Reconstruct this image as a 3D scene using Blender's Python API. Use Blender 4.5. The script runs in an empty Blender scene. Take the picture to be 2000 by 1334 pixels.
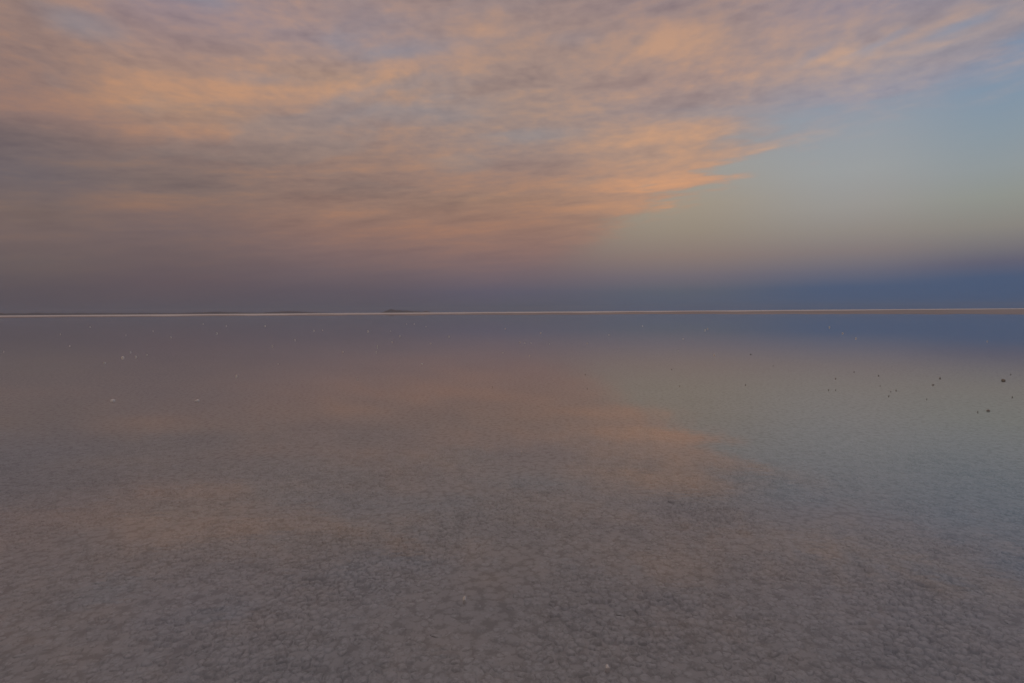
import bpy, bmesh, math, random
import numpy as np
from mathutils import Matrix, Vector, noise

scene = bpy.context.scene
COL = scene.collection
R = math.radians

# ------------------------------------------------------------------ camera
EYE = 1.5
cam_data = bpy.data.cameras.new('camera')
cam_data.lens = 20.0
cam_data.sensor_width = 36.0
cam_data.clip_start = 0.05
cam_data.clip_end = 90000.0
cam = bpy.data.objects.new('camera', cam_data)
COL.objects.link(cam)
cam.matrix_world = (Matrix.Translation((0, 0, EYE)) @ Matrix.Rotation(R(90 - 2.99), 4, 'X')
                    @ Matrix.Rotation(R(-0.40), 4, 'Z'))
scene.camera = cam

# ------------------------------------------------------------------ exposure
vs = scene.view_settings
vs.view_transform = 'Standard'
vs.look = 'None'
vs.exposure = 0.0
vs.gamma = 1.0
vs.use_curve_mapping = False
scene.cycles.max_bounces = 4
scene.cycles.diffuse_bounces = 2
scene.cycles.transparent_max_bounces = 16
scene.cycles.volume_bounces = 1
scene.cycles.use_denoising = True
scene.cycles.denoiser = 'OPENIMAGEDENOISE'
scene.cycles.denoising_input_passes = 'RGB_ALBEDO_NORMAL'
scene.cycles.denoising_prefilter = 'ACCURATE'

# ------------------------------------------------------------------ sun (already set; lamp added just above the horizon, behind left, lighting the lumps)
SUN_AZ, SUN_EL = -128.0, 1.2          # azimuth from +Y towards +X, degrees
sun_data = bpy.data.lights.new('sun', 'SUN')
sun_data.energy = 0.2
sun_data.angle = R(4.0)
sun_data.color = (1.0, 0.76, 0.62)
sun = bpy.data.objects.new('sun', sun_data)
COL.objects.link(sun)
sd = Vector((math.sin(R(SUN_AZ)) * math.cos(R(SUN_EL)), math.cos(R(SUN_AZ)) * math.cos(R(SUN_EL)), math.sin(R(SUN_EL))))
sun.rotation_euler = sd.to_track_quat('Z', 'Y').to_euler()
sun.location = (-40, -30, 20)

# ------------------------------------------------------------------ sky
# Colours of the cloud deck and of the clear sky against elevation (degrees), one column per azimuth.
CLOUD_COLUMNS = [(-40.74, [(0.0, 0.0931, 0.0802, 0.0931),
 (0.61, 0.0931, 0.0802, 0.0931),
 (2.16, 0.1095, 0.0908, 0.0999),
 (4.08, 0.1441, 0.1144, 0.1119),
 (5.99, 0.1746, 0.1301, 0.1221),
 (7.89, 0.1912, 0.1413, 0.1248),
 (10.5, 0.162, 0.1356, 0.1413),
 (13.43, 0.1946, 0.15, 0.1441),
 (15.21, 0.2789, 0.1878, 0.162),
 (18.68, 0.2874, 0.1981, 0.1714),
 (22.32, 0.305, 0.2159, 0.1878),
 (38, 0.3712, 0.2789, 0.2542),
 (55, 0.4125, 0.314, 0.2874),
 (90, 0.4342, 0.3419, 0.3231)]),
 (-30.73, [(0.0, 0.0953, 0.0844, 0.0999),
 (0.6, 0.0953, 0.0844, 0.0999),
 (2.8, 0.1221, 0.0953, 0.107),
 (4.98, 0.1559, 0.117, 0.117),
 (7.14, 0.1845, 0.1356, 0.1301),
 (8.84, 0.2159, 0.15, 0.1329),
 (10.95, 0.2159, 0.162, 0.1441),
 (13.02, 0.2307, 0.1683, 0.15),
 (15.05, 0.314, 0.2086, 0.1683),
 (17.04, 0.3916, 0.2542, 0.1812),
 (19.36, 0.3813, 0.2542, 0.1946),
 (22.34, 0.3278, 0.2384, 0.2232),
 (24.84, 0.305, 0.2423, 0.2623),
 (38, 0.3712, 0.2789, 0.2542),
 (55, 0.4125, 0.314, 0.2874),
 (90, 0.4342, 0.3419, 0.3231)]),
 (-16.28, [(0.0, 0.0953, 0.0887, 0.1095),
 (0.56, 0.0953, 0.0887, 0.1095),
 (2.03, 0.1144, 0.0976, 0.117),
 (3.99, 0.162, 0.1221, 0.1301),
 (5.93, 0.2232, 0.15, 0.1384),
 (7.85, 0.2747, 0.1714, 0.1384),
 (9.75, 0.3005, 0.1912, 0.147),
 (12.08, 0.2874, 0.1946, 0.159),
 (14.81, 0.314, 0.2159, 0.1746),
 (18.33, 0.3419, 0.2462, 0.2086),
 (21.28, 0.3916, 0.2705, 0.2086),
 (24.1, 0.3325, 0.2582, 0.2542),
 (27.16, 0.3515, 0.2542, 0.2307),
 (38, 0.3712, 0.2789, 0.2542),
 (55, 0.4125, 0.314, 0.2874),
 (90, 0.4342, 0.3419, 0.3231)]),
 (0.1, [(0.0, 0.0931, 0.0953, 0.1248),
 (0.46, 0.0931, 0.0953, 0.1248),
 (2.0, 0.1144, 0.107, 0.1441),
 (4.04, 0.1812, 0.1356, 0.147),
 (6.06, 0.2582, 0.1651, 0.1441),
 (8.56, 0.314, 0.1912, 0.1441),
 (11.01, 0.3419, 0.2159, 0.1559),
 (13.41, 0.3185, 0.2195, 0.1812),
 (16.21, 0.3231, 0.2502, 0.2232),
 (19.81, 0.3515, 0.2623, 0.2232),
 (24.04, 0.3613, 0.2623, 0.2232),
 (27.99, 0.3419, 0.2542, 0.2307),
 (38, 0.3712, 0.2789, 0.2542),
 (55, 0.4125, 0.314, 0.2874),
 (90, 0.4342, 0.3419, 0.3231)]),
 (16.46, [(0.0, 0.0931, 0.107, 0.1559),
 (0.33, 0.0931, 0.107, 0.1559),
 (2.29, 0.1274, 0.117, 0.1559),
 (5.22, 0.2623, 0.1878, 0.1683),
 (8.58, 0.3763, 0.2502, 0.1812),
 (11.85, 0.4678, 0.2918, 0.2016),
 (14.14, 0.4287, 0.2918, 0.2195),
 (16.37, 0.4342, 0.2961, 0.2232),
 (18.54, 0.3419, 0.2705, 0.2542),
 (20.64, 0.3712, 0.2705, 0.2384),
 (23.88, 0.3813, 0.2747, 0.2307),
 (26.94, 0.314, 0.2423, 0.2384),
 (38, 0.3712, 0.2789, 0.2542),
 (55, 0.4125, 0.314, 0.2874),
 (90, 0.4342, 0.3419, 0.3231)]),
 (32.0, [(0.0, 0.063, 0.0999, 0.1779),
 (0.18, 0.063, 0.0999, 0.1779),
 (8.75, 0.3278, 0.314, 0.2831),
 (14.47, 0.3231, 0.3325, 0.3613),
 (17.6, 0.314, 0.305, 0.3515),
 (20.6, 0.3813, 0.305, 0.2874),
 (22.06, 0.3325, 0.2789, 0.2874),
 (24.18, 0.305, 0.2623, 0.2961),
 (38, 0.3712, 0.2789, 0.2542),
 (55, 0.4125, 0.314, 0.2874),
 (90, 0.4342, 0.3419, 0.3231)])]
CLEAR_COLUMNS = [(0.1, [(0.0, 0.0931, 0.0953, 0.1248), (0.46, 0.0931, 0.0953, 0.1248), (2.0, 0.1144, 0.107, 0.1441), (4.04, 0.1812, 0.1356, 0.147), (7.06, 0.2705, 0.1946, 0.162), (10.52, 0.305, 0.2623, 0.2086), (17.58, 0.2705, 0.2961, 0.3325), (27.99, 0.2159, 0.2542, 0.3515), (34, 0.1946, 0.2542, 0.3712), (55, 0.15, 0.2016, 0.3278), (90, 0.1144, 0.15, 0.2705)]), (16.46, [(0.0, 0.0844, 0.107, 0.162), (0.33, 0.0844, 0.107, 0.162), (1.8, 0.107, 0.1195, 0.1559), (3.27, 0.1683, 0.147, 0.1714), (5.22, 0.2542, 0.1946, 0.1746), (7.62, 0.3095, 0.2582, 0.2051), (9.99, 0.3515, 0.3005, 0.2384), (13.23, 0.3467, 0.3325, 0.305), (18.96, 0.2961, 0.314, 0.3613), (26.94, 0.2307, 0.2705, 0.3712), (34, 0.1946, 0.2542, 0.3712), (55, 0.15, 0.2016, 0.3278), (90, 0.1144, 0.15, 0.2705)]), (30.88, [(0.0, 0.063, 0.0999, 0.1779), (0.19, 0.063, 0.0999, 0.1779), (1.95, 0.0742, 0.107, 0.1845), (3.26, 0.1413, 0.1413, 0.1878), (5.0, 0.2307, 0.1946, 0.1946), (6.73, 0.2831, 0.2542, 0.2307), (8.86, 0.3231, 0.3095, 0.2918), (11.79, 0.3325, 0.3467, 0.3515), (15.05, 0.305, 0.3372, 0.3763), (17.8, 0.2747, 0.314, 0.3864), (24.43, 0.227, 0.2705, 0.3763), (34, 0.1946, 0.2542, 0.3712), (55, 0.15, 0.2016, 0.3278), (90, 0.1144, 0.15, 0.2705)]), (40.87, [(0.0, 0.0529, 0.0953, 0.1812), (0.08, 0.0529, 0.0953, 0.1812), (2.4, 0.0704, 0.1046, 0.1845), (3.56, 0.1221, 0.1221, 0.1714), (4.71, 0.1878, 0.1746, 0.1878), (6.23, 0.2542, 0.2384, 0.2159), (8.49, 0.2831, 0.2961, 0.2705), (10.72, 0.2831, 0.3185, 0.3325), (13.27, 0.2542, 0.314, 0.3663), (15.75, 0.227, 0.3005, 0.3864), (18.5, 0.2122, 0.2874, 0.402), (21.81, 0.1946, 0.2705, 0.3916), (34, 0.1946, 0.2542, 0.3712), (55, 0.15, 0.2016, 0.3278), (90, 0.1144, 0.15, 0.2705)])]
LIT_PATCHES = [(-27.71, 19.03, 6.25, 1.17, 8, 0.9), (-20.6, 19.38, 6.43, 0.82, 6, 0.7), (-32.3, 16.93, 4.15, 0.54, 10, 0.5), (-26.63, 15.48, 6.83, 0.41, 2, 0.6), (-39.57, 15.22, 3.46, 0.5, 6, 0.4), (-12.72, 21.34, 7.37, 0.99, 22, 0.9), (-4.79, 26.0, 3.0, 1.17, 20, 0.6), (-4.58, 23.18, 3.01, 1.23, 0, 0.5), (-12.64, 24.71, 2.9, 0.78, 10, 0.4), (16.57, 23.65, 2.95, 1.33, 5, 1.0), (20.83, 23.99, 1.73, 0.57, 0, 0.5), (10.63, 26.57, 4.29, 0.76, 20, 0.5), (16.86, 16.76, 4.3, 1.81, 10, 0.9), (9.68, 15.71, 3.89, 1.54, 0, 0.6), (15.97, 12.12, 5.47, 0.55, 2, 1.1), (7.2, 12.41, 5.91, 0.66, -3, 0.8), (0.1, 11.88, 3.05, 0.58, 10, 0.5), (-7.5, 10.87, 4.04, 0.67, 0, 0.45), (12.64, 8.65, 2.88, 0.48, 20, 0.8), (9.7, 7.1, 2.95, 0.3, 5, 0.7), (-17.61, 12.92, 4.73, 0.54, 15, 0.5), (-29.97, 9.33, 3.56, 0.68, 3, 0.6), (-14.88, 9.33, 3.88, 0.66, 5, 0.35), (-18.49, 14.65, 4.2, 0.53, 12, 0.5), (-5.52, 8.31, 4.07, 0.35, 12, 0.5), (31.36, 20.61, 3.19, 0.66, 8, 1.3), (36.85, 19.89, 2.79, 0.52, 8, 1.4), (38.67, 21.51, 1.79, 0.6, 5, 1.0), (29.07, 22.69, 2.25, 0.55, 0, 0.4), (23.04, 21.02, 2.92, 0.63, 12, 0.5), (26.48, 14.42, 2.39, 0.34, 8, 0.5), (-35.47, 23.49, 2.04, 0.4, 10, 0.5), (-40.18, 21.35, 0.89, 0.65, 0, 0.3), (-20.88, 24.85, 3.58, 0.6, 10, 0.3), (4.2, 18.63, 3.5, 0.62, 10, 0.4), (-35.21, 13.39, 8.55, 1.31, 0, -0.55), (-40.05, 10.96, 3.44, 1.33, 0, -0.3), (-30.68, 10.87, 8.98, 0.75, 0, -0.45), (-21.23, 12.44, 4.08, 0.62, 5, -0.4), (-31.43, 20.65, 3.41, 1.1, 15, -0.4), (5.22, 24.74, 6.39, 1.35, 25, -0.6), (14.45, 26.48, 4.14, 0.83, 10, -0.6), (17.08, 18.68, 2.28, 1.01, 0, -0.8), (13.06, 21.37, 2.84, 0.66, 20, -0.4), (-11.44, 12.2, 5.47, 0.84, 15, -0.5), (4.18, 13.11, 3.02, 0.94, 0, -0.35), (-2.41, 15.29, 5.07, 1.02, 0, -0.35), (12.13, 14.61, 2.4, 0.64, 0, -0.7), (0.09, 10.42, 6.1, 0.49, 3, -0.5), (14.08, 10.83, 3.77, 0.47, 3, -0.4), (-24.39, 21.56, 3.43, 0.77, 5, -0.35), (-21.11, 17.02, 4.53, 0.38, 2, -0.45), (-17.04, 17.39, 3.77, 0.52, 5, -0.35), (6.21, 20.75, 3.46, 0.68, 12, -0.3), (-37.1, 7.08, 5.56, 0.8, 0, -0.2)]
GAP_PATCHES = [(-16.87, 24.32, 1.11, 0.54, 0, 0.5), (-35.53, 21.96, 2.04, 0.89, 0, 0.7), (-27.88, 25.03, 2.4, 0.43, 0, 0.7), (-12.18, 23.83, 3.4, 0.64, 8, 0.5), (-8.38, 18.7, 5.51, 0.7, 8, 0.55), (2.17, 16.88, 4.03, 0.5, 0, 0.7), (18.91, 17.77, 2.23, 0.51, 0, 0.6), (33.13, 21.02, 1.56, 0.39, 20, 1.0), (38.08, 20.84, 1.82, 0.41, 10, 0.9), (6.21, 24.9, 2.47, 0.64, 0, 0.3), (-4.95, 14.24, 2.28, 0.65, 0, 0.5), (25.61, 17.43, 3.59, 0.81, 0, 0.7), (23.97, 16.21, 2.89, 0.5, 5, 0.5), (27.94, 20.98, 1.55, 0.45, 20, 0.5), (-23.59, 20.42, 2.59, 0.4, 0, 0.3), (-11.77, 20.35, 3.42, 0.42, 15, 0.4)]
STRAY_PATCHES = [(37.17, 19.88, 5.6, 1.17, 10, 7.0), (29.49, 20.87, 7.06, 1.85, 8, 5.0), (39.26, 21.67, 3.7, 0.85, 6, 6.0), (32.5, 18.22, 6.01, 0.6, 6, 2.5), (23.13, 15.25, 4.55, 0.85, 4, 1.2), (26.48, 14.21, 3.54, 0.42, 6, 1.2), (19.2, 12.11, 3.11, 0.5, 2, 3.0)]
DECK_EDGE = [(0.03, 1.74), (4.14, 3.24), (7.7, 4.85), (12.65, 8.27), (20.55, 12.0), (26.48, 14.63), (33.63, 15.16), (38.54, 15.87), (41.45, 16.58)]



class Nodes:
    """small helper to write node trees as expressions"""
    def __init__(self, tree):
        self.t = tree
        self.n = tree.nodes
        self.l = tree.links

    def put(self, sock, v):
        if hasattr(v, 'is_output'):
            self.l.new(v, sock)
        elif isinstance(v, (tuple, list)) and len(v) == 3 and sock.type == 'RGBA':
            sock.default_value = (*v, 1.0)
        else:
            sock.default_value = v

    def math(self, op, a, b=0.0, c=None, clamp=False):
        m = self.n.new('ShaderNodeMath')
        m.operation = op
        m.use_clamp = clamp
        self.put(m.inputs[0], a)
        self.put(m.inputs[1], b)
        if c is not None:
            self.put(m.inputs[2], c)
        return m.outputs[0]

    def vmath(self, op, a, b=(0, 0, 0), scale=None):
        m = self.n.new('ShaderNodeVectorMath')
        m.operation = op
        self.put(m.inputs[0], a)
        if op not in ('LENGTH', 'NORMALIZE', 'SCALE'):
            self.put(m.inputs[1], b)
        if scale is not None:
            self.put(m.inputs[3], scale)
        return m.outputs['Value'] if op in ('LENGTH', 'DOT_PRODUCT') else m.outputs[0]

    def sep(self, v):
        s = self.n.new('ShaderNodeSeparateXYZ')
        self.put(s.inputs[0], v)
        return s.outputs

    def comb(self, x, y, z=0.0):
        s = self.n.new('ShaderNodeCombineXYZ')
        for i, v in enumerate((x, y, z)):
            self.put(s.inputs[i], v)
        return s.outputs[0]

    def smooth(self, v, a, b, lo=0.0, hi=1.0, kind='SMOOTHSTEP'):
        m = self.n.new('ShaderNodeMapRange')
        m.interpolation_type = kind
        for i, q in enumerate((v, a, b, lo, hi)):
            self.put(m.inputs[i], q)
        return m.outputs[0]

    def mix(self, f, a, b, blend='MIX'):
        m = self.n.new('ShaderNodeMix')
        m.data_type = 'RGBA'
        m.blend_type = blend
        self.put(m.inputs[0], f)
        self.put(m.inputs[6], a)
        self.put(m.inputs[7], b)
        return m.outputs[2]

    def ramp(self, f, stops, interp='LINEAR'):
        r = self.n.new('ShaderNodeValToRGB')
        cr = r.color_ramp
        cr.interpolation = interp
        while len(cr.elements) < len(stops):
            cr.elements.new(0.5)
        for e, (p, c) in zip(cr.elements, sorted(stops)):
            e.position = p
        for e, (p, c) in zip(cr.elements, sorted(stops)):
            e.color = (*c, 1.0)
        self.put(r.inputs[0], f)
        return r.outputs[0]

    def noise(self, v, scale, detail=4.0, rough=0.55, distort=0.0, color=False, dims='3D'):
        t = self.n.new('ShaderNodeTexNoise')
        t.noise_dimensions = dims
        self.put(t.inputs['Vector'], v)
        t.inputs['Scale'].default_value = scale
        t.inputs['Detail'].default_value = detail
        t.inputs['Roughness'].default_value = rough
        t.inputs['Distortion'].default_value = distort
        return t.outputs['Color' if color else 'Fac']

    def voronoi(self, v, scale, feature='F1', out='Distance', rand=1.0, dims='3D'):
        t = self.n.new('ShaderNodeTexVoronoi')
        t.voronoi_dimensions = dims
        t.feature = feature
        self.put(t.inputs['Vector'], v)
        t.inputs['Scale'].default_value = scale
        t.inputs['Randomness'].default_value = rand
        return t.outputs[out]

    def mapping(self, v, loc=(0, 0, 0), rot=(0, 0, 0), scale=(1, 1, 1), kind='TEXTURE'):
        m = self.n.new('ShaderNodeMapping')
        m.vector_type = kind
        self.put(m.inputs[0], v)
        m.inputs[1].default_value = loc
        m.inputs[2].default_value = rot
        m.inputs[3].default_value = scale
        return m.outputs[0]


world = bpy.data.worlds.new('World')
scene.world = world
world.use_nodes = True
world.node_tree.nodes.clear()
N = Nodes(world.node_tree)
world.cycles.sampling_method = 'NONE'      # an even, soft sky: nothing to aim at

direction = N.n.new('ShaderNodeTexCoord').outputs['Generated']
dx, dy, dz = N.sep(direction)
az = N.math('MULTIPLY', N.math('ARCTAN2', dx, dy), 57.29578)
up = N.math('MAXIMUM', dz, 0.0)
el = N.math('MULTIPLY', N.math('ARCSINE', up), 57.29578)
# elevation squeezed so that the low sky gets most of the ramp: 0 at the horizon, 1 overhead
elp = N.math('POWER', N.math('DIVIDE', el, 90.0), 0.6)


def columns(table, interp='B_SPLINE'):
    out, prev = None, None
    for a, stops in table:
        c = N.ramp(elp, [((max(s[0], 0.0) / 90.0) ** 0.6, s[1:4]) for s in stops], 'LINEAR')
        out = c if out is None else N.mix(N.smooth(az, prev, a), out, c)
        prev = a
    return out


# cloud-layer coordinates: the deck as a plane overhead, squeezed a little towards the horizon
dz_c = N.math('ADD', up, 0.07)
deck = N.comb(N.math('DIVIDE', dx, dz_c), N.math('DIVIDE', dy, dz_c))
wind = N.mapping(deck, rot=(0, 0, R(22)), scale=(1, 1, 1), kind='POINT')
wind_s = N.mapping(wind, scale=(0.60, 1.0, 1.0), kind='POINT')
warp = N.vmath('SCALE', N.vmath('SUBTRACT', N.noise(deck, 1.1, 2.0, 0.55, color=True, dims='2D'), (0.5, 0.5, 0.5)), scale=0.35)
wind_w = N.vmath('ADD', wind_s, warp)
big = N.noise(wind_w, 1.3, 2.0, 0.5, dims='2D')
mid = N.noise(wind_w, 3.0, 4.0, 0.50, dims='2D')
puff = N.noise(N.vmath('ADD', deck, warp), 8.0, 4.0, 0.55, dims='2D')
mott = N.noise(deck, 17.0, 2.0, 0.5, dims='2D')
# thin level streaks, drawn out sideways by the low angle, rising a little to the right
streak = N.noise(N.comb(N.math('MULTIPLY', az, 0.075), N.math('MULTIPLY', N.math('MULTIPLY_ADD', az, -0.10, el), 0.62)), 1.0, 5.0, 0.6, dims='2D')
# ragged outlines for the patches
jitter = N.vmath('SCALE', N.vmath('SUBTRACT', N.noise(wind_w, 2.6, 3.0, 0.62, color=True, dims='2D'), (0.5, 0.5, 0.5)), scale=1.0)
jx, jy, jz = N.sep(jitter)
low_fade = N.smooth(el, 2.5, 13.0)
aj = N.math('MULTIPLY_ADD', N.math('MULTIPLY', jx, 5.5), low_fade, az)
ej = N.math('MULTIPLY_ADD', N.math('MULTIPLY', jy, 2.8), low_fade, el)
ae = N.comb(aj, ej, 1.0)


def patches(table, gain):
    total = 0.0
    for a, e, ra, re, an, amp in table:
        c, s = math.cos(R(an)), math.sin(R(an))
        p = N.vmath('DOT_PRODUCT', ae, (c / ra, s / ra, -(a * c + e * s) / ra))
        q = N.vmath('DOT_PRODUCT', ae, (-s / re, c / re, -(e * c - a * s) / re))
        d2 = N.math('MULTIPLY_ADD', p, p, N.math('MULTIPLY', q, q))
        g = N.math('MULTIPLY_ADD', d2, -0.26, 1.0, clamp=True)
        total = N.math('MULTIPLY_ADD', N.math('MULTIPLY', g, g), amp * gain, total)
    return total


lit = patches(LIT_PATCHES, 1.0)
gap = patches(GAP_PATCHES, 1.0)
stray = patches(STRAY_PATCHES, 1.0)

clear = columns(CLEAR_COLUMNS)
cloud = columns(CLOUD_COLUMNS)

# light and shade inside the deck
texture = N.math('ADD', N.math('MULTIPLY', N.math('SUBTRACT', big, 0.5), 1.0),
                 N.math('ADD', N.math('MULTIPLY_ADD', N.math('SUBTRACT', streak, 0.5), N.smooth(el, 8.0, 22.0, 3.0, 1.3), N.math('MULTIPLY', N.math('SUBTRACT', mid, 0.5), 1.5)),
                        N.math('MULTIPLY', N.smooth(el, 8.0, 23.0, 0.25, 1.0), N.math('MULTIPLY_ADD', N.math('SUBTRACT', mott, 0.5), 1.2, N.math('MULTIPLY', N.math('SUBTRACT', puff, 0.5), 2.2)))))
glow = N.math('MULTIPLY', N.math('ADD', N.math('MULTIPLY', lit, 0.75), texture), N.smooth(el, 1.0, 12.0, 0.12, 1.0))
glow = N.math('MAXIMUM', N.math('MINIMUM', glow, 1.3), -1.2)
hot = N.math('MAXIMUM', glow, 0.0)
dim = N.math('MINIMUM', glow, 0.0)
gain = N.comb(*[N.math('MULTIPLY_ADD', hot, h, N.math('MULTIPLY_ADD', dim, d, b)) for h, d, b in ((.29, .22, 1.01), (.135, .195, .98), (-.04, .135, .995))])
cloud = N.vmath('MULTIPLY', cloud, gain)

# edge of the deck and the holes in it
curve = N.n.new('ShaderNodeFloatCurve')
pts = [(-180, -9.0), (-6, -7.0)] + DECK_EDGE + [(60, 30.0), (90, 42.0), (130, 30.0), (180, -9.0)]
pts = [((a + 180) / 360.0, (e + 10.0) / 100.0) for a, e in pts]
cm = curve.mapping.curves[0]
cm.points[0].location = pts[0]
cm.points[1].location = pts[-1]
for p in pts[1:-1]:
    cm.points.new(*p)
for p in cm.points:
    p.handle_type = 'VECTOR'
curve.mapping.update()
N.put(curve.inputs['Value'], N.math('MULTIPLY_ADD', az, 1 / 360.0, 0.5))
edge_el = N.math('MULTIPLY_ADD', curve.outputs[0], 100.0, -10.0)
over = N.math('SUBTRACT', el, edge_el)
rag = N.math('ADD', N.math('MULTIPLY', N.math('SUBTRACT', mid, 0.5), 6.0), N.math('MULTIPLY_ADD', N.math('SUBTRACT', streak, 0.5), 10.0, N.math('MULTIPLY', N.math('SUBTRACT', puff, 0.5), 5.0)))
over = N.math('ADD', over, N.math('MULTIPLY', rag, N.smooth(el, 3.0, 14.0)))
over = N.math('ADD', over, stray)
cover = N.smooth(over, N.smooth(az, 15.0, 32.0, -0.8, -2.5), N.smooth(az, 15.0, 32.0, 3.2, 6.5))
thin = N.math('ADD', N.math('MULTIPLY', gap, 0.5), N.smooth(N.math('ADD', big, N.math('MULTIPLY', mid, 0.6)), 0.78, 0.58, 0.0, 0.20))
thin = N.math('MULTIPLY', N.math('MINIMUM', thin, 0.85), N.smooth(el, 8.0, 17.0))
cover = N.math('MULTIPLY', cover, N.math('SUBTRACT', 1.0, thin))
sky = N.mix(cover, clear, cloud)

# towards the sunset behind the camera the low sky warms up
toward_sun = N.math('MULTIPLY_ADD', dx, math.sin(R(SUN_AZ)), N.math('MULTIPLY', dy, math.cos(R(SUN_AZ))))
bg = N.n.new('ShaderNodeBackground')
N.put(bg.inputs[0], sky)
bg.inputs[1].default_value = 1.0
atm = N.n.new('ShaderNodeTexSky')
atm.sky_type = 'NISHITA'
atm.sun_disc = False
atm.sun_elevation = R(SUN_EL)
atm.sun_rotation = R(SUN_AZ)
atm.altitude = 900
bg2 = N.n.new('ShaderNodeBackground')
N.put(bg2.inputs[0], atm.outputs[0])
bg2.inputs[1].default_value = 0.15
add = N.n.new('ShaderNodeMixShader')
N.put(add.inputs[0], N.smooth(toward_sun, 0.1, 0.95))
N.l.new(bg.outputs[0], add.inputs[1])
N.l.new(bg2.outputs[0], add.inputs[2])
wo = N.n.new('ShaderNodeOutputWorld')
N.l.new(add.outputs[0], wo.inputs[0])


# ------------------------------------------------------------------ materials
def material(name):
    m = bpy.data.materials.new(name)
    m.use_nodes = True
    m.node_tree.nodes.clear()
    k = Nodes(m.node_tree)
    out = k.n.new('ShaderNodeOutputMaterial')
    return m, k, out


def bump(k, height, strength, dist):
    b = k.n.new('ShaderNodeBump')
    k.put(b.inputs['Height'], height)
    b.inputs['Strength'].default_value = strength
    b.inputs['Distance'].default_value = dist
    return b.outputs[0]


def principled(k, out, color, rough, normal=None, spec=0.5):
    p = k.n.new('ShaderNodeBsdfPrincipled')
    k.put(p.inputs['Base Color'], color)
    k.put(p.inputs['Roughness'], rough)
    p.inputs['Specular IOR Level'].default_value = spec
    if normal is not None:
        k.put(p.inputs['Normal'], normal)
    k.l.new(p.outputs[0], out.inputs[0])
    return p


def position(k):
    return k.n.new('ShaderNodeNewGeometry').outputs['Position']


def salt_bed_material(name, dark, light, cells):
    """wet salt under the water: mottled pale salt with silt"""
    m, k, out = material(name)
    pos = position(k)
    grain = k.noise(pos, 9.0, 4.0, 0.62, dims='2D')
    fine = k.noise(pos, 52.0, 2.0, 0.6, dims='2D')
    if cells:
        v = k.voronoi(pos, 17.0, 'F1', dims='2D')
        v = k.smooth(k.math('MULTIPLY_ADD', k.math('SUBTRACT', fine, 0.5), 0.9, v), 0.78, 0.25)
        v = k.math('MULTIPLY_ADD', k.math('SUBTRACT', grain, 0.5), 1.3, v, clamp=True)
    else:
        v = k.smooth(k.math('MULTIPLY_ADD', k.math('SUBTRACT', grain, 0.5), 1.1, fine), 0.28, 0.66)
    broad = k.noise(pos, 1.2, 3.0, 0.6, dims='2D')
    v = k.math('MULTIPLY_ADD', k.math('SUBTRACT', broad, 0.5), 0.4, v, clamp=True)
    d = k.n.new('ShaderNodeBsdfDiffuse')
    k.put(d.inputs['Color'], k.mix(v, dark, light))
    k.l.new(d.outputs[0], out.inputs[0])
    return m


MAT_BED = salt_bed_material('silty_salt_bed', (.37, .405, .435), (.535, .585, .625), True)
MAT_NODULE = salt_bed_material('wet_salt_nodule', (.43, .475, .51), (.60, .66, .71), False)

# shallow still brine: mirror by Fresnel, clear straight down
m, k, out = material('still_brine')
pos = position(k)
far_fade = k.smooth(k.vmath('LENGTH', pos), 6.0, 60.0, 1.0, 0.12)
rip = k.noise(k.mapping(pos, scale=(1.0, 2.2, 1.0), kind='POINT'), 7.0, 1.0, 0.5, dims='2D')
nb = k.n.new('ShaderNodeBump')
k.put(nb.inputs['Height'], rip)
k.put(nb.inputs['Strength'], far_fade)
nb.inputs['Distance'].default_value = 0.0003
fr = k.n.new('ShaderNodeFresnel')
fr.inputs['IOR'].default_value = 1.378   # saturated brine
k.put(fr.inputs['Normal'], nb.outputs[0])
gl = k.n.new('ShaderNodeBsdfGlossy')
gl.inputs['Color'].default_value = (1, 1, 1, 1)
gl.inputs['Roughness'].default_value = 0.02
k.put(gl.inputs['Normal'], nb.outputs[0])
tr = k.n.new('ShaderNodeBsdfTransparent')
tr.inputs['Color'].default_value = (.90, .915, .92, 1)
mx = k.n.new('ShaderNodeMixShader')
k.put(mx.inputs[0], fr.outputs[0])
k.l.new(tr.outputs[0], mx.inputs[1])
k.l.new(gl.outputs[0], mx.inputs[2])
k.l.new(mx.outputs[0], out.inputs[0])
MAT_WATER = m


def ground_salt(name, dark, light, rough, sc):
    m, k, out = material(name)
    pos = position(k)
    a = k.noise(k.mapping(pos, scale=(1.0, 0.35, 1.0), kind='POINT'), sc, 5.0, 0.6)
    b = k.noise(pos, 3.0, 4.0, 0.6)
    v = k.smooth(k.math('MULTIPLY_ADD', b, 0.3, a), 0.45, 0.85)
    principled(k, out, k.mix(v, dark, light), rough, bump(k, b, 0.3, 0.02), 0.3)
    return m


MAT_DAMP = ground_salt('damp_salt', (.26, .228, .222), (.39, .34, .33), 0.6, 0.02)
MAT_DRY = ground_salt('dry_salt', (.66, .63, .61), (.82, .80, .78), 0.85, 0.004)


def lump_material(name, a, b):
    m, k, out = material(name)
    pos = position(k)
    n1 = k.noise(pos, 40.0, 4.0, 0.65)
    n2 = k.noise(pos, 160.0, 3.0, 0.6)
    principled(k, out, k.mix(k.smooth(n1, 0.35, 0.65), a, b), 0.7, bump(k, n2, 0.6, 0.004), 0.4)
    return m


MAT_WHITE = lump_material('white_salt_crystal', (.70, .67, .65), (.86, .84, .83))
MAT_BROWN = lump_material('mud_stained_salt', (.17, .165, .16), (.32, .305, .29))

m, k, out = material('bare_rock_hill')
pos = position(k)
nh = k.noise(pos, 0.006, 5.0, 0.6)
principled(k, out, k.mix(nh, (.12, .115, .12), (.20, .19, .19)), 0.95, None, 0.1)
MAT_HILL = m


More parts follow.
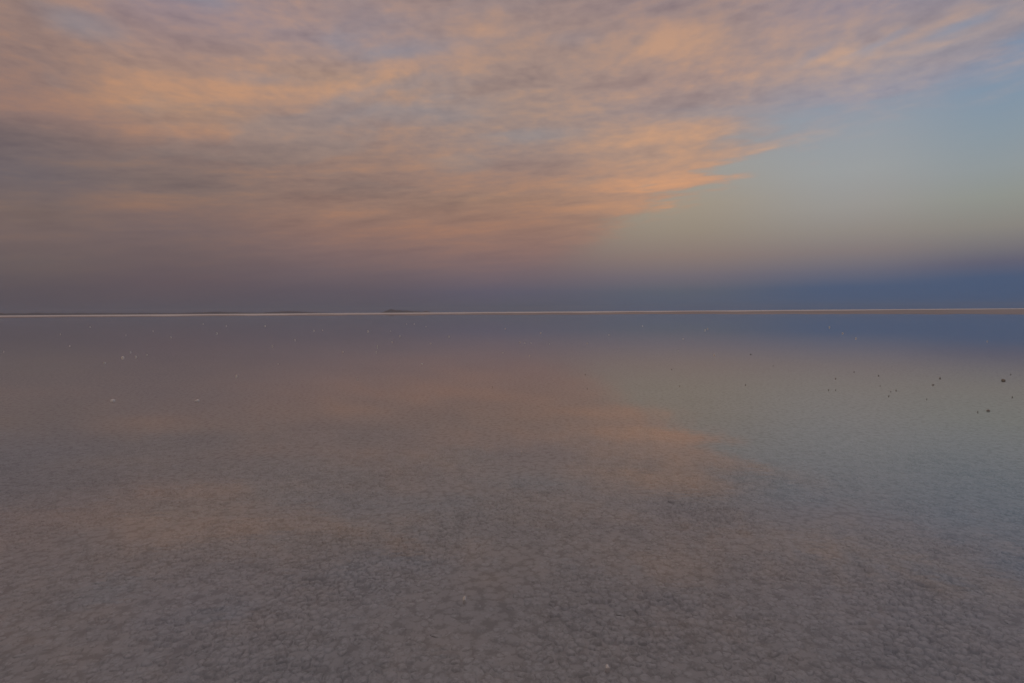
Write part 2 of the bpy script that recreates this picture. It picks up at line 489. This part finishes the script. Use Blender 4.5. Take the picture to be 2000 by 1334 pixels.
# ------------------------------------------------------------------ builders
def mesh_object(name, verts, faces, mat, parent=None, smooth=False):
    me = bpy.data.meshes.new(name)
    me.from_pydata([tuple(v) for v in verts], [], faces)
    if smooth:
        me.polygons.foreach_set('use_smooth', [True] * len(me.polygons))
    me.materials.append(mat)
    o = bpy.data.objects.new(name, me)
    COL.objects.link(o)
    o.parent = parent
    return o


rng = np.random.default_rng(11)
random.seed(5)

# ---- the salt flat: bed of the brine sheet
nx = np.concatenate([-np.geomspace(9, 600, 30)[::-1], np.arange(-8.9, 8.95, 0.1), np.geomspace(9, 600, 30)])
ny = np.concatenate([-np.geomspace(3, 600, 30)[::-1], np.arange(-2.9, 11.95, 0.1), np.geomspace(12, 600, 30)])
gx, gy = np.meshgrid(nx, ny)
gz = np.full(gx.shape, -0.030)
near = np.exp(-((gx / 9.0) ** 2 + ((gy - 4) / 9.0) ** 2))
for i in range(7):
    a, f, ph = rng.uniform(0, math.pi), rng.uniform(1.5, 7.0), rng.uniform(0, 6.28)
    gz += near * 0.0016 * np.sin(f * (gx * math.cos(a) + gy * math.sin(a)) + ph)
W = len(nx)
idx = np.arange(gx.size).reshape(gx.shape)
quads = np.stack([idx[:-1, :-1], idx[:-1, 1:], idx[1:, 1:], idx[1:, :-1]], -1).reshape(-1, 4)
bed = mesh_object('salt_flat', np.stack([gx, gy, gz], -1).reshape(-1, 3).tolist(), quads.tolist(), MAT_BED, smooth=True)
bed['kind'] = 'structure'
bed['label'] = 'grey knobbly salt bed seen through the shallow brine'

# ---- sheets that ring the basin: brine, damp margin, dry salt out to the horizon
ANG = np.radians(np.concatenate([np.arange(-60, 60, 0.5), np.arange(60, 300, 3.0)]))


def loop(points, amp, seed):
    """closed loop round the camera from (azimuth, distance) control points, with an uneven edge"""
    a = np.array([p[0] for p in points], float)
    d = np.log([p[1] for p in points])
    deg = np.degrees(ANG)
    dist = np.exp(np.interp(deg, a, d))
    wob = np.array([noise.fractal(Vector((t * 14.0, seed, 0.0)), 1.0, 2.0, 5) for t in ANG])
    dist = dist * (1.0 + amp * wob)
    return np.stack([np.sin(ANG) * dist, np.cos(ANG) * dist], -1)


SHORE = [(-60, 480), (-42, 470), (-24, 400), (0, 300), (24, 235), (36, 205), (42, 191), (60, 190), (120, 260), (200, 420), (300, 480)]
DRY = [(-60, 900), (-42, 800), (-24, 690), (0, 666), (24, 900), (42, 1480), (60, 1600), (150, 1200), (300, 900)]
shore = loop(SHORE, 0.16, 3.1)
shore_in = shore * 0.96
dry = loop(DRY, 0.28, 7.7)
dry_in = dry * 0.97
rim = np.stack([np.sin(ANG), np.cos(ANG)], -1) * 18000.0
NA = len(ANG)


def ring(name, loops, mat):
    verts, faces = [], []
    for xy, z in loops:
        verts += [(x, y, z) for x, y in xy]
    for r in range(len(loops) - 1):
        for i in range(NA):
            j = (i + 1) % NA
            faces.append((r * NA + j, r * NA + i, (r + 1) * NA + i, (r + 1) * NA + j))
    return mesh_object(name, verts, faces, mat)


o = mesh_object('water', [(-560, -560, 0), (560, -560, 0), (560, 560, 0), (-560, 560, 0)], [(0, 1, 2, 3)], MAT_WATER)
o['kind'] = 'structure'
o['label'] = 'still shallow brine mirroring the sunset clouds'
mid_xy = (shore * 0.5 + dry * 0.5)
o = ring('damp_salt_shore', [(shore_in, -0.012), (shore, 0.006), (mid_xy, 0.016), (dry, 0.022)], MAT_DAMP)
o['kind'] = 'structure'
o['label'] = 'thin brownish strip of damp salt along the far edge of the water'
o = ring('dry_salt_plain', [(dry_in, 0.010), (dry, 0.035), (dry * 3.0, 0.06), (rim, 0.1)], MAT_DRY)
o['kind'] = 'structure'
o['label'] = 'bright line of dry white salt on the horizon'

# ---- salt nodules of the crust, one low irregular dome per cell
CELL = 0.047
ix0, ix1, iy0, iy1 = int(-8.6 / CELL), int(8.6 / CELL), int(1.2 / CELL), int(7.6 / CELL)
ci, cj = np.meshgrid(np.arange(ix0, ix1), np.arange(iy0, iy1), indexing='ij')
seed_x = (ci + 0.5 + rng.uniform(-.46, .46, ci.shape)) * CELL
seed_y = (cj + 0.5 + rng.uniform(-.46, .46, ci.shape)) * CELL
K = 11
th = np.linspace(0, 2 * math.pi, K, endpoint=False)
ux, uy = np.cos(th), np.sin(th)
rad = np.full(ci.shape + (K,), CELL * 0.95)
for a in range(-2, 3):
    for b in range(-2, 3):
        if a == 0 and b == 0:
            continue
        ox = np.roll(seed_x, (-a, -b), (0, 1)) - seed_x
        oy = np.roll(seed_y, (-a, -b), (0, 1)) - seed_y
        d2 = ox ** 2 + oy ** 2
        proj = ox[..., None] * ux + oy[..., None] * uy
        r = np.where(proj > 1e-6, 0.5 * d2[..., None] / np.maximum(proj, 1e-6), 9.0)
        rad = np.minimum(rad, r)
rad *= rng.uniform(0.70, 1.18, rad.shape)
rad = 0.14 * np.roll(rad, 1, -1) + 0.72 * rad + 0.14 * np.roll(rad, -1, -1)
size = rad.mean(-1)
top = rng.uniform(0.003, 0.014, size.shape) * np.clip(size / 0.026, .5, 1.25)
ok = (np.abs(seed_x) < seed_y * 0.95 + 1.0) & (seed_y > 1.35) & (seed_y < 7.4) & (rng.uniform(0, 1, size.shape) < 0.96)
ok[:2] = ok[-2:] = False
ok[:, :2] = ok[:, -2:] = False
# smoother and rougher patches of crust
uneven = np.zeros(size.shape)
for q in range(14):
    a, f, ph = rng.uniform(0, math.pi), rng.uniform(2.0, 11.0), rng.uniform(0, 6.28)
    uneven += np.sin(f * (seed_x * math.cos(a) + seed_y * math.sin(a)) + ph)
uneven = np.clip(uneven / 3.2, -1, 1)
top *= 1.0 + 0.35 * uneven
ok &= rng.uniform(0, 1, size.shape) < 0.96 + 0.14 * uneven
fade = np.clip((7.4 - seed_y) / 2.5, 0.25, 1.0)
top = top * fade


def nodule_geometry(i, j):
    x, y, t = seed_x[i, j], seed_y[i, j], top[i, j]
    r = rad[i, j]
    lean = rng.uniform(-.15, .15, 2)
    v = [(ux[q] * r[q], uy[q] * r[q], -0.006) for q in range(K)]
    v += [(ux[q] * r[q] * .80, uy[q] * r[q] * .80, t * rng.uniform(.5, .95)) for q in range(K)]
    v += [(lean[0] * r[0] + ux[q] * r[q] * .42, lean[1] * r[0] + uy[q] * r[q] * .42, t * rng.uniform(.7, 1.15)) for q in range(K)]
    v.append((lean[0] * r[0], lean[1] * r[0], t))
    return x, y, v


FACES = []
for q in range(K):
    w = (q + 1) % K
    FACES.append((q, w, K + w, K + q))
    FACES.append((K + q, K + w, 2 * K + w, 2 * K + q))
    FACES.append((2 * K + q, 2 * K + w, 3 * K))

cells = [(i, j) for i, j in zip(*np.nonzero(ok))]
# the ones that show largest in front of the camera are parts of their own
in_view = [(i, j) for i, j in cells if abs(seed_x[i, j]) < 0.80 * seed_y[i, j] and seed_y[i, j] > 2.30]
in_view.sort(key=lambda c: (seed_y[c] ** 2 + 0.15 * seed_x[c] ** 2) / (size[c] + .012))
single = set(in_view[:300])
bed_z = -0.031
allv, allf = [], []
for c in cells:
    x, y, v = nodule_geometry(*c)
    if c in single:
        o = mesh_object('salt_nodule', v, FACES, MAT_NODULE, bed, True)
        o.location = (x, y, bed_z)
    else:
        b = len(allv)
        allv += [(p[0] + x, p[1] + y, p[2] + bed_z) for p in v]
        allf += [tuple(q + b for q in f) for f in FACES]
o = mesh_object('salt_crust', allv, allf, MAT_NODULE, bed, True)
o['kind'] = 'stuff'


# ---- lumps of salt standing in the brine
def salt_lump(name, x, y, w, h, mat, label, group, seed, flat=False):
    """a clod of fused salt crystals: several blunt, tilted blocks grown into one another"""
    r = random.Random(seed)
    bm = bmesh.new()
    n = 3 + r.randrange(3)
    for q in range(n):
        s = 1.0 if q == 0 else r.uniform(.45, .75)
        t = bmesh.ops.create_icosphere(bm, subdivisions=2, radius=0.5)
        off = Vector((0, 0, 0)) if q == 0 else Vector((r.uniform(-.34, .34) * w, r.uniform(-.3, .3) * w, r.uniform(-.1, .25) * h))
        ph = Vector((r.uniform(0, 50), r.uniform(0, 50), r.uniform(0, 50)))
        rot = Matrix.Rotation(r.uniform(0, 3), 3, 'Z') @ Matrix.Rotation(r.uniform(-.5, .5), 3, 'X')
        for v in t['verts']:
            p = v.co.normalized()
            cube = 1.0 / max(abs(p.x), abs(p.y), abs(p.z))
            rr = 0.5 * (0.45 + 0.40 * cube) * (1.0 + 0.28 * noise.noise(p * 2.2 + ph))
            p = rot @ (p * rr)
            v.co = Vector((p.x * w * s, p.y * w * s * .85, p.z * (h + 0.03) * s)) + off
    lo = min(v.co.z for v in bm.verts)
    hi = max(v.co.z for v in bm.verts)
    for v in bm.verts:
        v.co.z = -0.032 + (v.co.z - lo) / (hi - lo) * (h + 0.032)
        v.co.z = max(v.co.z, -0.031)
    me = bpy.data.meshes.new(name)
    bm.to_mesh(me)
    bm.free()
    me.materials.append(mat)
    o = bpy.data.objects.new(name, me)
    COL.objects.link(o)
    o.location = (x, y, 0)
    o['label'] = label
    o['category'] = 'salt lump'
    if group:
        o['group'] = group
    return o


def salt_ring(name, x, y, w, h, mat, label):
    """a broken, crater-like ring of crust standing out of the water"""
    bm = bmesh.new()
    n, q = 22, 8
    rows = []
    for i in range(n):
        a = 0.5 + i / (n - 1) * 5.0
        rr = w * 0.40 * (1 + .18 * noise.noise(Vector((a * 1.7, 3.3, 0))))
        th_ = w * 0.09 * (1 + .5 * noise.noise(Vector((a * 2.1, 9.1, 0)))) * (0.35 if i in (0, n - 1) else 1.0)
        hh = h * (0.75 + .45 * noise.noise(Vector((a * 1.9, 1.1, 4)))) * (0.5 if i in (0, n - 1) else 1.0)
        row = []
        for s in range(q):
            b = s / q * 2 * math.pi
            z = math.sin(b)
            row.append(bm.verts.new(((rr + th_ * math.cos(b)) * math.cos(a), (rr + th_ * math.cos(b)) * math.sin(a), -0.031 + (hh + 0.031) * (z * .5 + .5))))
        rows.append(row)
    for i in range(n - 1):
        for s in range(q):
            bm.faces.new((rows[i][s], rows[i + 1][s], rows[i + 1][(s + 1) % q], rows[i][(s + 1) % q]))
    bm.faces.new(rows[0])
    bm.faces.new(rows[-1][::-1])
    bmesh.ops.recalc_face_normals(bm, faces=bm.faces)
    me = bpy.data.meshes.new(name)
    bm.to_mesh(me)
    bm.free()
    me.materials.append(mat)
    o = bpy.data.objects.new(name, me)
    COL.objects.link(o)
    o.location = (x, y, 0)
    o['label'] = label
    o['category'] = 'salt ring'
    return o


# x, y, width, height above the water, w = white / d = dark / r = ring, label, group
LUMPS = [
    (-50.953, 68.74, 0.105, 0.108, 'w', 'tiny white salt speck in the far water, 4th white speck from the left edge', 'white specks near the far shore'),
    (-34.97, 44.041, 0.069, 0.071, 'w', 'tiny white salt speck in the far water, 2nd white speck from the left edge', 'white specks near the far shore'),
    (-27.773, 40.91, 0.061, 0.062, 'w', 'tiny white salt speck in the far water, 7th white speck from the left edge', 'white specks near the far shore'),
    (-22.038, 36.743, 0.079, 0.054, 'w', 'tiny white salt speck in the far water, 12th white speck from the left edge', 'white specks near the far shore'),
    (-22.458, 43.312, 0.09, 0.092, 'w', 'tiny white salt speck in the far water, 14th white speck from the left edge', 'white specks near the far shore'),
    (-21.274, 27.317, 0.042, 0.043, 'w', 'tiny white salt speck in the far water, 3rd white speck from the left edge', 'white specks near the far shore'),
    (-15.056, 22.404, 0.05, 0.051, 'w', 'small white salt lump at the top of the left cluster', 'white salt lumps in the brine'),
    (-13.476, 19.646, 0.102, 0.06, 'w', 'widest white salt lump in the small cluster near the left horizon', 'white salt lumps in the brine'),
    (-13.221, 19.957, 0.058, 0.046, 'w', 'small white salt lump just right of the widest lump in the left cluster', 'white salt lumps in the brine'),
    (-13.55, 21.061, 0.046, 0.032, 'w', 'tiny white salt lump at the right end of the left cluster', 'white salt lumps in the brine'),
    (-12.593, 17.517, 0.053, 0.041, 'w', 'white salt lump lowest and leftmost in the left cluster', 'white salt lumps in the brine'),
    (-6.587, 13.533, 0.04, 0.048, 'w', 'upright white salt lump standing alone between the left cluster and the hill', 'white salt lumps in the brine'),
    (-6.956, 9.835, 0.082, 0.031, 'w', 'flat white salt slab lying left of its twin in the left midground water', 'white salt lumps in the brine'),
    (-5.44, 9.767, 0.068, 0.029, 'w', 'flat white salt slab lying right of its twin in the left midground water', 'white salt lumps in the brine'),
    (-31.762, 50.346, 0.073, 0.075, 'w', 'tiny white salt speck in the far water, 11th white speck from the left edge', 'white specks near the far shore'),
    (-34.704, 69.147, 0.095, 0.097, 'w', 'tiny white salt speck in the far water, 15th white speck from the left edge', 'white specks near the far shore'),
    (-45.661, 84.209, 0.117, 0.12, 'w', 'tiny white salt speck in the far water, 13th white speck from the left edge', 'white specks near the far shore'),
    (-20.979, 23.426, 0.039, 0.04, 'w', 'tiny white salt speck in the far water, 1st white speck from the left edge', 'white specks near the far shore'),
    (-29.331, 67.658, 0.135, 0.093, 'w', 'tiny white salt speck in the far water, 17th white speck from the left edge', 'white specks near the far shore'),
    (-16.68, 47.897, 0.093, 0.096, 'w', 'tiny white salt speck in the far water, 21st white speck from the left edge', 'white specks near the far shore'),
    (-16.605, 49.877, 0.065, 0.066, 'w', 'tiny white salt speck in the far water, 22nd white speck from the left edge', 'white specks near the far shore'),
    (-12.112, 31.708, 0.063, 0.064, 'w', 'tiny white salt speck in the far water, 20th white speck from the left edge', 'white specks near the far shore'),
    (-10.939, 25.925, 0.052, 0.053, 'w', 'tiny white salt speck in the far water, 18th white speck from the left edge', 'white specks near the far shore'),
    (-11.534, 45.614, 0.115, 0.089, 'w', 'wide pale salt lump close to the far shore below the hill', 'white salt lumps in the brine'),
    (-9.779, 45.856, 0.057, 0.059, 'w', 'tiny white salt speck in the far water, 28th white speck from the left edge', 'white specks near the far shore'),
    (-7.147, 36.246, 0.068, 0.07, 'w', 'white salt lump below the distant hill, upper of the pair right of the tall one', 'white salt lumps in the brine'),
    (-6.07, 28.784, 0.054, 0.056, 'w', 'white salt lump below the distant hill, lower of the pair right of the tall one', 'white salt lumps in the brine'),
    (-5.924, 24.977, 0.047, 0.081, 'w', 'tall narrow white salt lump below the distant hill, directly above a smaller one', 'white salt lumps in the brine'),
    (-5.127, 21.434, 0.041, 0.042, 'w', 'small white salt lump directly under a tall narrow one below the hill', 'white salt lumps in the brine'),
    (-6.505, 21.844, 0.042, 0.043, 'w', 'lone white salt lump left of the tall narrow one below the hill', 'white salt lumps in the brine'),
    (-13.676, 73.872, 0.092, 0.094, 'w', 'tiny white salt speck in the far water, 31st white speck from the left edge', 'white specks near the far shore'),
    (-12.62, 73.531, 0.091, 0.094, 'w', 'tiny white salt speck in the far water, 32nd white speck from the left edge', 'white specks near the far shore'),
    (-9.045, 59.899, 0.074, 0.076, 'w', 'tiny white salt speck in the far water, 34th white speck from the left edge', 'white specks near the far shore'),
    (-3.484, 12.735, 0.027, 0.025, 'w', 'lone small white salt lump in open water well below the hill', 'white salt lumps in the brine'),
    (-6.949, 16.829, 0.033, 0.023, 'w', 'tiny white salt speck in the far water, 19th white speck from the left edge', 'white specks near the far shore'),
    (-2.627, 16.5, 0.062, 0.021, 'w', 'thin flat pale salt sliver in the water right of the hill', 'white salt lumps in the brine'),
    (-3.92, 27.352, 0.051, 0.035, 'w', 'tiny white salt speck in the far water, 35th white speck from the left edge', 'white specks near the far shore'),
    (-3.873, 34.974, 0.065, 0.066, 'w', 'tiny white salt speck in the far water, 36th white speck from the left edge', 'white specks near the far shore'),
    (-0.585, 50.647, 0.093, 0.064, 'w', 'tiny white salt speck in the far water, 38th white speck from the left edge', 'white specks near the far shore'),
    (-0.341, 20.835, 0.038, 0.027, 'w', 'tiny white salt speck in the far water, 37th white speck from the left edge', 'white specks near the far shore'),
    (2.01, 39.781, 0.073, 0.076, 'w', 'bright white salt speck above the row of three at centre', 'white salt lumps in the brine'),
    (0.371, 27.481, 0.05, 0.052, 'w', 'leftmost of three small white lumps in a row at centre', 'white salt lumps in the brine'),
    (0.613, 27.224, 0.033, 0.034, 'w', 'middle one of three small white lumps in a row at centre', 'white salt lumps in the brine'),
    (0.906, 27.187, 0.05, 0.034, 'w', 'rightmost of three small white lumps in a row at centre', 'white salt lumps in the brine'),
    (1.725, 26.221, 0.032, 0.033, 'w', 'tiny white salt speck in the far water, 44th white speck from the left edge', 'white specks near the far shore'),
    (3.501, 26.423, 0.049, 0.034, 'w', 'tiny white salt speck in the far water, 45th white speck from the left edge', 'white specks near the far shore'),
    (0.585, 19.181, 0.035, 0.036, 'w', 'small white salt lump below the row of three at centre', 'white salt lumps in the brine'),
    (6.127, 35.973, 0.045, 0.046, 'w', 'tiny white salt speck in the far water, 46th white speck from the left edge', 'white specks near the far shore'),
    (12.856, 55.97, 0.07, 0.072, 'w', 'tiny white salt speck in the far water, 47th white speck from the left edge', 'white specks near the far shore'),
    (15.855, 46.083, 0.09, 0.092, 'w', 'upper of two touching white specks in the blue reflection', 'white salt lumps in the brine'),
    (14.463, 42.589, 0.083, 0.085, 'w', 'lower of two touching white specks in the blue reflection', 'white salt lumps in the brine'),
    (9.062, 30.105, 0.039, 0.04, 'w', 'tiny white salt speck in the far water, 49th white speck from the left edge', 'white specks near the far shore'),
    (6.232, 21.264, 0.027, 0.028, 'w', 'tiny white salt speck in the far water, 48th white speck from the left edge', 'white specks near the far shore'),
    (6.755, 18.957, 0.062, 0.051, 'w', 'pale salt lump near the blue reflection right of centre', 'white salt lumps in the brine'),
    (26.718, 47.855, 0.101, 0.104, 'w', 'white speck in the blue reflection, uppermost of a slanting line of three', 'white salt lumps in the brine'),
    (20.628, 35.444, 0.075, 0.078, 'w', 'white speck in the blue reflection, middle of a slanting line of three', 'white salt lumps in the brine'),
    (17.638, 29.124, 0.063, 0.064, 'w', 'white speck in the blue reflection, lowest of a slanting line of three', 'white salt lumps in the brine'),
    (21.605, 25.826, 0.041, 0.043, 'w', 'tiny white salt speck in the far water, 56th white speck from the left edge', 'white specks near the far shore'),
    (0.09, 6.006, 0.018, 0.016, 'w', 'small white salt crumb in the middle of the water', 'white salt lumps in the brine'),
    (-0.258, 2.901, 0.02, 0.02, 'w', 'bright white salt crystal poking out of the foreground water', 'white salt lumps in the brine'),
    (0.392, 2.327, 0.019, 0.012, 'w', 'pale flat salt knob at the bottom edge of the foreground', 'white salt lumps in the brine'),
    (-0.398, 11.386, 0.017, 0.009, 'd', 'dark crumb in the orange reflection left of centre', 'dark clods in the brine'),
    (8.062, 19.178, 0.051, 0.024, 'd', 'dark clod at the lower edge of the blue reflection', 'dark clods in the brine'),
    (4.098, 14.554, 0.037, 0.011, 'd', 'thin dark sliver near the reflected cloud edge right of centre', 'dark clods in the brine'),
    (1.74, 13.505, 0.033, 0.01, 'd', 'thin dark sliver in the orange reflection of the cloud tip', 'dark clods in the brine'),
    (3.351, 11.344, 0.029, 0.009, 'd', 'dark sliver just right of the reflected orange cloud tip', 'dark clods in the brine'),
    (4.694, 11.39, 0.03, 0.014, 'd', 'dark sliver alone in the pale reflection right of the cloud tip', 'dark clods in the brine'),
    (1.46, 11.022, 0.016, 0.013, 'd', 'small dark crumb below a sliver in the orange reflection', 'dark clods in the brine'),
    (7.049, 15.311, 0.025, 0.013, 'd', 'small dark crumb just below the blue reflection, right of the dark clod', 'dark clods in the brine'),
    (7.029, 12.306, 0.028, 0.016, 'd', 'small dark clod above the two side by side', 'dark clods in the brine'),
    (8.206, 13.598, 0.023, 0.018, 'd', 'small dark clod high up, between the blue reflection and the pair of clods', 'dark clods in the brine'),
    (5.912, 10.577, 0.024, 0.014, 'd', 'left one of two small dark clods side by side', 'dark clods in the brine'),
    (6.042, 10.57, 0.018, 0.014, 'd', 'right one of two small dark clods side by side', 'dark clods in the brine'),
    (8.297, 12.823, 0.03, 0.017, 'd', 'small dark clod alone above the little cluster', 'dark clods in the brine'),
    (6.509, 9.771, 0.023, 0.013, 'd', 'lowest dark clod in the little cluster left of the flat clod', 'dark clods in the brine'),
    (7.089, 10.448, 0.025, 0.014, 'd', 'rightmost dark clod in the little cluster left of the flat clod', 'dark clods in the brine'),
    (6.91, 10.321, 0.018, 0.014, 'd', 'tiny dark crumb between two others in the little cluster of dark clods', 'dark clods in the brine'),
    (9.236, 12.222, 0.037, 0.023, 'd', 'roundest dark clod left of the broken salt ring', 'dark clods in the brine'),
    (8.321, 11.193, 0.041, 0.016, 'd', 'flat dark clod just below the roundest one', 'dark clods in the brine'),
    (10.204, 11.754, 0.069, 0.042, 'r', 'dark broken ring of salt crust standing in the water at the right edge', None),
    (11.35, 12.893, 0.025, 0.013, 'd', 'small dark clod just behind the broken salt ring at the right edge', 'dark clods in the brine'),
    (6.994, 8.298, 0.053, 0.016, 'd', 'long low dark clod in the right foreground water, nearest of the dark clods', 'dark clods in the brine'),
    (6.763, 8.2, 0.016, 0.012, 'd', 'tiny dark crumb just left of the long low dark clod', 'dark clods in the brine'),
    (8.459, 9.562, 0.019, 0.015, 'd', 'small dark clod at the right edge below the broken salt ring', 'dark clods in the brine'),
    (6.918, 9.434, 0.017, 0.009, 'd', 'small faint dark clod alone between the flat clod and the long low clod', 'dark clods in the brine'),
    (7.239, 11.134, 0.019, 0.01, 'd', 'topmost dark crumb in the little cluster left of the flat clod', 'dark clods in the brine'),
]
for q, (x, y, w, h, tone, label, group) in enumerate(LUMPS):
    if tone == 'r':
        salt_ring('salt_ring', x, y, w, h, MAT_BROWN, label)
    else:
        salt_lump('salt_lump', x, y, w, h, MAT_WHITE if tone == 'w' else MAT_BROWN, label, group, 100 + q)


# ---- far hills
def hill(name, label, az0, az1, dist, depth, peaks, amp, seed):
    """ridge standing on the plain; peaks = (azimuth, angular height in degrees, half width in degrees)"""
    na, nd = 140, 16
    verts, faces = [], []
    for r in range(nd):
        t = r / (nd - 1)
        prof = math.sin(math.pi * t) ** 0.8
        dd = dist + depth * t
        for i in range(na):
            a = az0 + (az1 - az0) * i / (na - 1)
            e = sum(hh * math.exp(-((a - pa) / pw) ** 2) for pa, hh, pw in peaks)
            nz = noise.fractal(Vector((a * 2.2, t * 2.0, seed)), 1.0, 2.0, 5)
            e = e * (1 + amp * nz)
            ends = min(1.0, 6 * i / (na - 1), 6 * (1 - i / (na - 1)))
            z = max(0.0, dist * math.tan(R(max(e, 0))) * prof * ends) - 3.0
            verts.append((math.sin(R(a)) * dd, math.cos(R(a)) * dd, z))
    for r in range(nd - 1):
        for i in range(na - 1):
            b = r * na + i
            faces.append((b, b + 1, b + na + 1, b + na))
    o = mesh_object(name, verts, faces, MAT_HILL, None, True)
    o['kind'] = 'structure'
    o['label'] = label
    return o


hill('distant_hill', 'small dark hill with a humped summit on the horizon', -14.2, -6.2, 12000, 1200,
     [(-12.1, .18, .5), (-11.5, .15, .9), (-10.35, .13, .5), (-9.4, .07, .7), (-8.5, .13, .45), (-11.0, .09, 1.6)], .5, 2.0)
hill('distant_ridge', 'long low dark ridge along the left horizon', -62, -14, 13000, 1500,
     [(-41, .17, 6), (-52, .24, 6), (-33, .10, 5), (-27.2, .14, 2.2), (-21.5, .14, 1.6), (-19.5, .10, 2.5), (-24, .06, 6)], .5, 5.0)

# ---- haze between here and the hills
def haze_box():
    bm = bmesh.new()
    bmesh.ops.create_cube(bm, size=1.0)
    for v in bm.verts:
        v.co = Vector((v.co.x * 37000, v.co.y * 37000, -5.0 if v.co.z < 0 else 160.0))
    me = bpy.data.meshes.new('haze')
    bm.to_mesh(me)
    bm.free()
    m = bpy.data.materials.new('thin_haze')
    m.use_nodes = True
    m.node_tree.nodes.clear()
    k = Nodes(m.node_tree)
    out = k.n.new('ShaderNodeOutputMaterial')
    pv = k.n.new('ShaderNodeVolumePrincipled')
    pv.inputs['Color'].default_value = (.42, .475, .575, 1)
    pv.inputs['Density'].default_value = 2.8e-5
    pv.inputs['Anisotropy'].default_value = 0.0
    k.l.new(pv.outputs[0], out.inputs['Volume'])
    me.materials.append(m)
    o = bpy.data.objects.new('haze', me)
    COL.objects.link(o)
    o['kind'] = 'stuff'
    o['label'] = 'thin evening haze over the salt flat'
    return o


haze_box()
